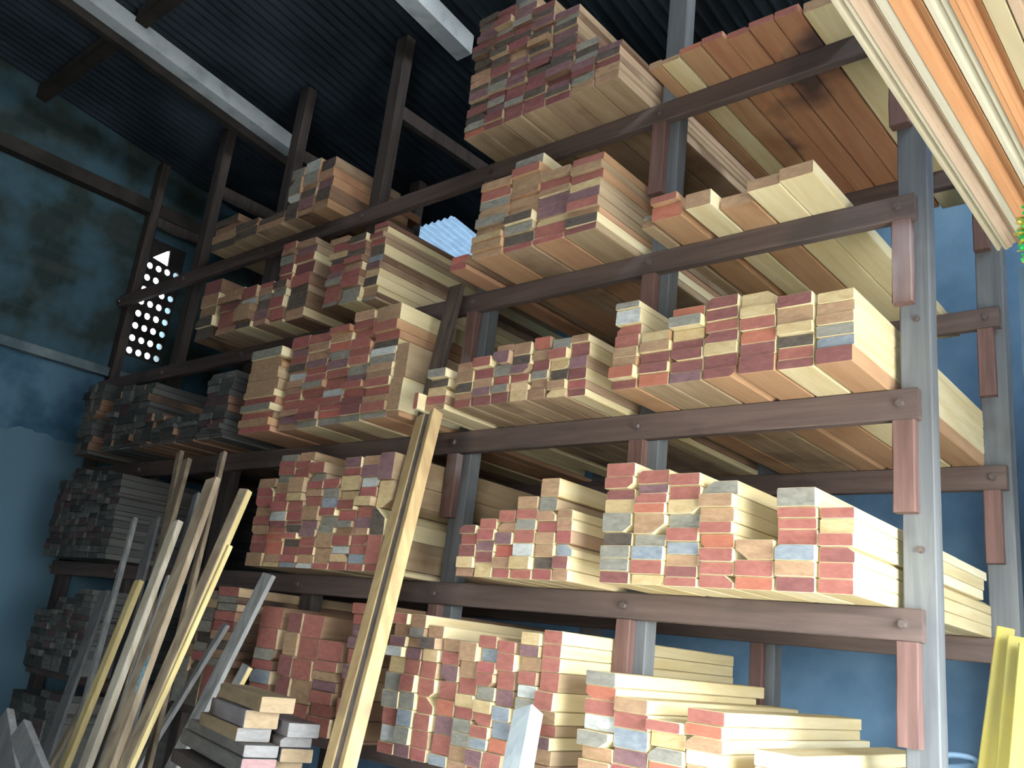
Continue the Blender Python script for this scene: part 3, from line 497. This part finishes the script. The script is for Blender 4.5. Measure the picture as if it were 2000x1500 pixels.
prism('offcut', 'straw-ended offcut low in the right column of pile', (-1.616, -0.995, -0.670), (-0.967,0.256,0), (0.256,0.967,0), 0.50, .108, 0.048, PLKS["g"], END['Q'], group=gp)
tr_ = link('trestle', None); tag(tr_, 'low timber trestle carrying the pile of offcuts', 'trestle')
for s_ in (-.16, .16):
    cx, cy = -1.876+s_*-0.967, -0.986+s_*0.256
    box('leg', cx-.03, cx+.03, cy-.03, cy+.03, 0, -0.718+ZO-.045, M_DARKPOST, tr_, .003)
V, F = box_vf(-.30, .30, -.10, .10, -.042, 0, .003); o = link('top', mesh('top', V, F), tr_, (M_DARKPOST,)); o.location = (-1.876, -0.986, -0.718+ZO-.001); o.rotation_euler = (0, 0, 2.8828)
# ---------------------------------------------------------------- mouldings overhead, top right
def moulding(x0, x1, y0, y1, z, prof, m, label, group='planed mouldings stored overhead'):
    """prof: list of (fraction across, drop) describing the underside"""
    P = [(x0+(x1-x0)*f, z+dz) for f, dz in prof]+[(x1, z+.045), (x0, z+.045)]
    n = len(P); V = [(x, y0, q) for x, q in P]+[(x, y1, q) for x, q in P]
    F = [[i, (i+1) % n, n+(i+1) % n, n+i] for i in range(n)]+[list(range(n-1, -1, -1)), [n+i for i in range(n)]]
    me = mesh('moulding', V, F)
    bm = bmesh.new(); bm.from_mesh(me); bmesh.ops.recalc_face_normals(bm, faces=bm.faces); bm.to_mesh(me); bm.free()
    o = link('moulding', me, None, (m,)); c = Vector((x0, y0, z))
    for v in me.vertices: v.co -= c
    o.location = (x0, y0, z+ZO); tag(o, label, 'moulding', group); return o
def wmat(n, a, b_): return wood(n, a, b_, scale=(22, 1.3, 22), var=.06, rough=.6)
MC = wmat('moulding_cream', (176, 166, 138), (158, 146, 116)); MP = wmat('moulding_pink_tan', (172, 150, 124), (152, 128, 100))
MO = wmat('moulding_orange', (176, 128, 86), (156, 108, 68)); MG = wmat('moulding_greyed', (186, 178, 150), (160, 152, 128)); MY = wmat('moulding_straw', (170, 156, 120), (154, 138, 102))
OG = [(0, .006), (.06, 0), (.28, 0), (.34, .008), (.42, .012), (.55, .012), (.62, .004), (.7, 0), (1, 0)]
BV = [(0, 0), (.3, .004), (.34, .012), (.6, .016), (.8, .006), (1, 0)]
FL = [(0, .002), (.04, 0), (.96, 0), (1, .002)]
zm = 1.10
ML = [(.302, .335, OG, MC, 'cream moulding outermost left of the overhead bundle'),
 (.336, .375, BV, MP, 'pinkish tan moulding with rounded hollow, second from left overhead'),
 (.376, .398, FL, MG, 'narrow greyish strip overhead beside the pinkish tan moulding'),
 (.399, .452, BV, MO, 'broad orange moulding near the middle of the overhead bundle'),
 (.453, .497, OG, MG, 'greyish hollow moulding just right of the broad orange one overhead'),
 (.498, .508, FL, MO, 'thin orange lath standing proud in the overhead bundle'),
 (.509, .548, BV, MO, 'tan-orange moulding right of the thin orange lath overhead'),
 (.549, .585, FL, MY, 'flat straw-coloured strip overhead, third from right in view'),
 (.586, .640, OG, MP, 'pinkish cream moulding at the top right corner overhead'),
 (.641, .70, BV, MG, 'dull brown-grey moulding last on the right overhead')]
for i, (a, b_, pr_, m, lb) in enumerate(ML):
    moulding(a, b_, -3.35, -.02-.012*(i % 3), zm-(.005 if 'lath' in lb else 0)-.003*(i % 2), pr_, m, lb)
orack = link('overhead_rack', None); tag(orack, 'timber bracket frame carrying the overhead mouldings beside the rack', 'rack')
for y in (-3.5,):
    box('crossbar', .25, 1.25, y+.16, y+.24, zm+ZO-.10, zm+ZO-.009, M_BEAM, orack, .003)
box('crossbar', .46, 1.25, -.16, -.08, zm+ZO-.10, zm+ZO-.012, M_BEAM, orack, .003)
for y in (-.16, -3.34):
    box('post', 1.251, 1.33, y, y+.08, 0, zm+ZO, M_POST, orack, .003)

# tinsel garland, top right edge
gar = link('tinsel_garland', None); tag(gar, 'green and gold tinsel garland dangling at the right edge', 'garland')
gc = Vector((.630, -1.2, .555+ZO))
mg = mat_base('green_foil', .35, .5)[0]; mg.node_tree.nodes['Principled BSDF'].inputs['Base Color'].default_value = srgb((40, 190, 90))
mgold = mat_base('gold_foil', .25, .8)[0]; mgold.node_tree.nodes['Principled BSDF'].inputs['Base Color'].default_value = srgb((226, 200, 90)); mgold.node_tree.nodes['Principled BSDF'].inputs['Metallic'].default_value = .7
def strips(n, r0, r1, wd, m, nm, seed):
    rnd = random.Random(seed); V = []; F = []
    for k in range(n):
        th = rnd.uniform(0, 2*math.pi); zz = rnd.uniform(-.065, .065); R_ = math.sqrt(max(.0001, 1-(zz/.072)**2))
        d = Vector((math.cos(th), math.sin(th), rnd.uniform(-.4, .4))).normalized(); t_ = Vector((-d.y, d.x, rnd.uniform(-.8, .8))).normalized()
        a = gc+Vector((0, 0, zz)); p = a+d*r0*R_; q = a+d*r1*R_*rnd.uniform(.8, 1.1)
        i = len(V); V += [p-t_*wd, p+t_*wd, q+t_*wd, q-t_*wd]; F.append([i, i+1, i+2, i+3])
    return link(nm, mesh(nm, V, F), gar, (m,))
strips(260, .0, .040, .0035, mg, 'green_foil', 1)
strips(180, .030, .043, .0022, mgold, 'gold_trim', 2)
V = []; F = []
for i in range(2):
    for k in range(6):
        t_ = k*math.pi/3; V.append((gc.x+.0008*math.cos(t_), gc.y+.0008*math.sin(t_), gc.z+.04+i*(zm+ZO-.012-gc.z-.04)))
for k in range(6): F.append([k, (k+1) % 6, 6+(k+1) % 6, 6+k])
link('string', mesh('string', V, F), gar, (mgold,))

# yellow painted boards, bottom right
gy = 'yellow painted boards leaning at the right'
plank('painted_board', 'yellow painted board leaning at bottom right, leftmost of three', (0.181, 0.420, -0.012), (0.153, 0.250, -0.428), 0.052, .02, PLK['ypaint'], cat='board', group=gy, yaw=.25)
plank('painted_board', 'yellow painted board second of three at bottom right', (0.222, 0.370, -0.041), (0.211, 0.200, -0.418), 0.050, .02, PLK['ypaint'], cat='board', group=gy, yaw=.25)
plank('painted_board', 'greenish yellow board at the right frame edge, last of three', (0.265, 0.320, -0.066), (0.259, 0.150, -0.409), 0.055, .02, PLK['ypaint'], cat='board', group=gy, yaw=.25)
# blue hose behind the last post
def tube(name, pts, r, m, label, cat):
    cu = bpy.data.curves.new(name, 'CURVE'); cu.dimensions = '3D'; cu.bevel_depth = r; cu.bevel_resolution = 3; cu.resolution_u = 8
    s = cu.splines.new('BEZIER'); s.bezier_points.add(len(pts)-1)
    for bp_, p in zip(s.bezier_points, pts):
        bp_.co = (p[0], p[1], p[2]+ZO); bp_.handle_left_type = bp_.handle_right_type = 'AUTO'
    tmp = bpy.data.objects.new(name, cu); me = bpy.data.meshes.new_from_object(tmp); bpy.data.objects.remove(tmp)
    me.materials.clear(); o = link(name, me, None, (m,)); tag(o, label, cat); return o
mh = mat_base('pale_blue_hose', .35, .5)[0]; mh.node_tree.nodes['Principled BSDF'].inputs['Base Color'].default_value = srgb((150, 184, 206))
tube('hose', [(-1.0, 1.30, -1.78), (-.78, 1.34, -.75), (-.56, 1.36, -.56), (-.38, 1.36, -.50), (-.20, 1.36, -.462), (-.165, 1.38, -.475), (-.25, 1.42, -.51), (-.6, 1.44, -.60), (-.8, 1.46, -1.0), (-.9, 1.46, -1.785)], .012, mh, 'pale blue hose looped behind the right end of the rack', 'hose')

# ---------------------------------------------------------------- the building
def S(o): o['kind'] = 'structure'; return o
def cutter(name, faces_fn): pass
XL = -6.07
# left wall around the vent opening (y .155-.475, z 1.665-2.69)
VY0, VY1, VZ0, VZ1 = .158, .470, ZO+1.665, ZO+2.70
parts = []
for (y0, y1, z0, z1) in ((-4.2, VY0, 0, ZO+4.1), (VY1, 2.5, 0, ZO+4.1), (VY0, VY1, 0, VZ0), (VY0, VY1, VZ1, ZO+4.1)):
    V, F = box_vf(XL-.15, XL, y0, y1, z0, z1); parts.append((V, F, 0))
V, F, mi = merge(parts)
S(link('wall_left', mesh('wall_left', V, F), None, (M_LEFT,)))
# perforated vent blocks
rows, cols_ = 8, 4
dy = (VY1-VY0)/cols_; dz = .107
V = []; F = []
for r_ in range(rows):
    for c_ in range(cols_):
        cy, cz = VY0+dy*(c_+.5), VZ0+dz*(r_+.5)
        n = 16; base = len(V)
        for xx in (XL-.01, XL-.025):
            for k in range(n):
                t_ = 2*math.pi*k/n; V.append((xx, cy+.025*math.cos(t_), cz+.027*math.sin(t_)))
            for k in range(n):
                t_ = 2*math.pi*k/n; q = max(abs(math.cos(t_)), abs(math.sin(t_)))
                V.append((xx, cy+dy/2*math.cos(t_)/q, cz+dz/2*math.sin(t_)/q))
        for k in range(n):
            j = (k+1) % n
            F.append([base+k, base+j, base+n+j, base+n+k]); F.append([base+2*n+j, base+2*n+k, base+3*n+k, base+3*n+j]); F.append([base+j, base+k, base+2*n+k, base+2*n+j])
S(link('window_1', mesh('window_1', V, F), None, (M_DARKBEAM,)))
# broken pane above with a three-cornered gap
zt = VZ0+rows*dz
tri = [(.205, 2.545), (.335, 2.665), (.345, 2.52)]
V = []; F = []
outer = [(VY0, zt-ZO), (VY1, zt-ZO), (VY1, VZ1-ZO), (VY0, VZ1-ZO)]
for xx in (XL-.01, XL-.03):
    for y, z in outer+tri: V.append((xx, y, z+ZO))
def ring(b_): return [[b_+0, b_+1, b_+6], [b_+0, b_+6, b_+4], [b_+1, b_+2, b_+6], [b_+2, b_+5, b_+6], [b_+2, b_+3, b_+5], [b_+3, b_+4, b_+5], [b_+3, b_+0, b_+4]]
F = ring(0)+[q[::-1] for q in ring(7)]+[[4, 5, 12, 11], [5, 6, 13, 12], [6, 4, 11, 13]]
S(link('window_2', mesh('window_2', V, F), None, (M_DARKBEAM,)))
S(box('trim_1', XL, XL+.07, -4.2, 2.3, ZO+1.44, ZO+1.51, M_LEDGE))
S(box('trim_2', XL, XL+.10, -4.2, 2.3, ZO+2.86, ZO+2.97, M_DARKBEAM))
S(box('wall_back', XL-.15, 1.6, 2.35, 2.5, 0, ZO+3.02, M_BLUEWALL))
V1, F1 = box_vf(XL-.15, .2, -3.95, -3.8, 0, ZO+3.86); V2, F2 = box_vf(.2, 1.6, -3.95, -3.8, ZO+.5, ZO+3.86)
V, F, mi = merge([(V1, F1, 0), (V2, F2, 0)])
S(link('wall_front_added', mesh('wall_front_added', V, F), None, (M_INNER,)))  # unseen wall added to keep daylight off the left bays; opening shaped too
V1, F1 = box_vf(.083, 1.6, 1.36, 1.5, 0, ZO+1.66); V2, F2 = box_vf(1.6, 1.72, -.15, 2.5, 0, ZO+3.02); V3, F3 = box_vf(1.6, 1.72, -3.95, -.15, ZO+.6, ZO+3.35); V4, F4 = box_vf(1.6, 1.72, -3.95, -2.1, 0, ZO+.6)
V, F, mi = merge([(V1, F1, 0), (V2, F2, 1), (V3, F3, 1), (V4, F4, 1)])
S(link('wall_right', mesh('wall_right', V, F, mi), None, (M_SLATEWALL, M_INNER)))  # unseen inner pieces added to narrow the daylight opening; slate return wall is seen
S(box('floor', XL, 1.6, -4.2, 2.35, -.1, 0, M_FLOOR))
gr = S(box('ground_outside', -40, 40, -42, 30, -.3, -.11, M_GROUND))
# corrugated roof, running down towards the back wall
RX0, RX1, RY0, RY1 = XL-.2, 1.60, -3.95, 2.6
HX0, HX1, HY0 = -4.78, -4.12, 1.72
per = .076; V = []; F = []
n = int((RX1-RX0)/per*6)
xs_ = [RX0+i*per/6 for i in range(n+1)]
ys = [RY0, -1.3, 0, 1.0, HY0, 2.30, RY1]
for x in xs_:
    for y in ys:
        V.append((x, y, roofz(y)+.02+.011*math.sin(2*math.pi*x/per)))
for i in range(n):
    for j in range(len(ys)-1):
        if j == 4 and HX0 < (xs_[i]+xs_[i+1])/2 < HX1: continue
        a = i*len(ys)+j; F.append([a, a+len(ys), a+len(ys)+1, a+1])
roof = S(link('ceiling', mesh('ceiling', V, F), None, (M_TIN,)))
sm = roof.modifiers.new('thick', 'SOLIDIFY'); sm.thickness = .004; sm.offset = 1
m_, nt, b = mat_base('clear_roof_sheet', .4, .4)
n_ = N(nt, 'ShaderNodeTexNoise'); n_.inputs['Scale'].default_value = 9
tr = N(nt, 'ShaderNodeBsdfTranslucent'); mxs = N(nt, 'ShaderNodeMixShader'); mxs.inputs[0].default_value = .55
cr = N(nt, 'ShaderNodeValToRGB'); cr.color_ramp.elements[0].color = srgb((30, 38, 42)); cr.color_ramp.elements[1].color = srgb((50, 60, 64))
nt.links.new(n_.outputs['Fac'], cr.inputs[0]); nt.links.new(cr.outputs[0], tr.inputs['Color']); nt.links.new(cr.outputs[0], b.inputs['Base Color'])
nt.links.new(b.outputs[0], mxs.inputs[1]); nt.links.new(tr.outputs[0], mxs.inputs[2]); nt.links.new(mxs.outputs[0], nt.nodes['Material Output'].inputs['Surface'])
V = [(x, y, roofz(y)+.042+.011*math.sin(2*math.pi*x/per)) for x in [HX0-.1+i*.0127 for i in range(68)] for y in (HY0-.1, 2.4)]
F = [[2*i, 2*i+2, 2*i+3, 2*i+1] for i in range(67)]
S(link('window_3', mesh('window_3', V, F), None, (m_,)))
# rafters and purlins
def rafter(name, x0, x1, y0, y1, drop, h, m):
    V = []
    for y in (y0, y1):
        for x in (x0, x1):
            for k in (drop, drop+h): V.append((x, y, roofz(y)+.005-k))
    F = [[0, 2, 3, 1], [4, 5, 7, 6], [0, 1, 5, 4], [2, 6, 7, 3], [0, 4, 6, 2], [1, 3, 7, 5]]
    return S(link(name, mesh(name, V, F), None, (m,)))
rafter('trim_3', -4.60, -4.49, -3.8, .36, .06, .12, M_WHITEBEAM)
rafter('trim_4', -4.66, -4.605, -3.8, 1.2, .08, .16, M_DARKBEAM)
rafter('trim_5', -2.66, -2.54, -3.8, .24, .06, .13, M_WHITEBEAM)
rafter('trim_6', XL, -4.68, -.98, -.90, .0, .10, M_DARKBEAM)
rafter('trim_7', -4.48, -2.68, -.98, -.90, .0, .10, M_DARKBEAM)
rafter('trim_8', -2.52, 1.2, -.98, -.90, .0, .10, M_DARKBEAM)
rafter('trim_9', XL, 1.2, 1.30, 1.38, .0, .08, M_DARKBEAM)

# ---------------------------------------------------------------- daylight
w = bpy.data.worlds.new('sky'); SC.world = w; w.use_nodes = True
nt = w.node_tree; bg = nt.nodes['Background']
tc = N(nt, 'ShaderNodeTexCoord'); sp = N(nt, 'ShaderNodeSeparateXYZ'); nt.links.new(tc.outputs['Generated'], sp.inputs[0])
cr = N(nt, 'ShaderNodeValToRGB'); e = cr.color_ramp.elements
e[0].position = .48; e[0].color = (.5, .5, .47, 1); e[1].position = .5; e[1].color = (.84, .9, 1.0, 1)
q = cr.color_ramp.elements.new(1.0); q.color = (.5, .66, 1.0, 1)
mr = N(nt, 'ShaderNodeMapRange'); mr.inputs['From Min'].default_value = -1; mr.inputs['From Max'].default_value = 1
nt.links.new(sp.outputs['Z'], mr.inputs[0]); nt.links.new(mr.outputs[0], cr.inputs[0]); nt.links.new(cr.outputs[0], bg.inputs['Color'])
bg.inputs['Strength'].default_value = 16
su = bpy.data.lights.new('sun', 'SUN'); su.energy = 11; su.angle = math.radians(1.0); su.color = (1, .96, .9)
so = bpy.data.objects.new('sun', su); COL.objects.link(so)
sd = Vector((0.02, -.04, 1)).normalized()          # towards the sun
so.rotation_euler = sd.to_track_quat('Z', 'Y').to_euler(); so.location = (0, 0, 12)

# ---------------------------------------------------------------- camera
cam = bpy.data.cameras.new('camera'); cam.sensor_fit = 'HORIZONTAL'; cam.sensor_width = 36; cam.lens = CAMF/2000*36; cam.clip_start = .05
co = bpy.data.objects.new('camera', cam); COL.objects.link(co)
R = CAMR
M = Matrix(((R[0][0], -R[1][0], -R[2][0], CAMC[0]), (R[0][1], -R[1][1], -R[2][1], CAMC[1]), (R[0][2], -R[1][2], -R[2][2], CAMC[2]+ZO), (0, 0, 0, 1)))
co.matrix_world = M
SC.camera = co
vs = SC.view_settings; SC.display_settings.display_device = 'sRGB'
vs.view_transform = 'Standard'; vs.look = 'None'; vs.gamma = 1; vs.exposure = 1.25; vs.use_curve_mapping = False
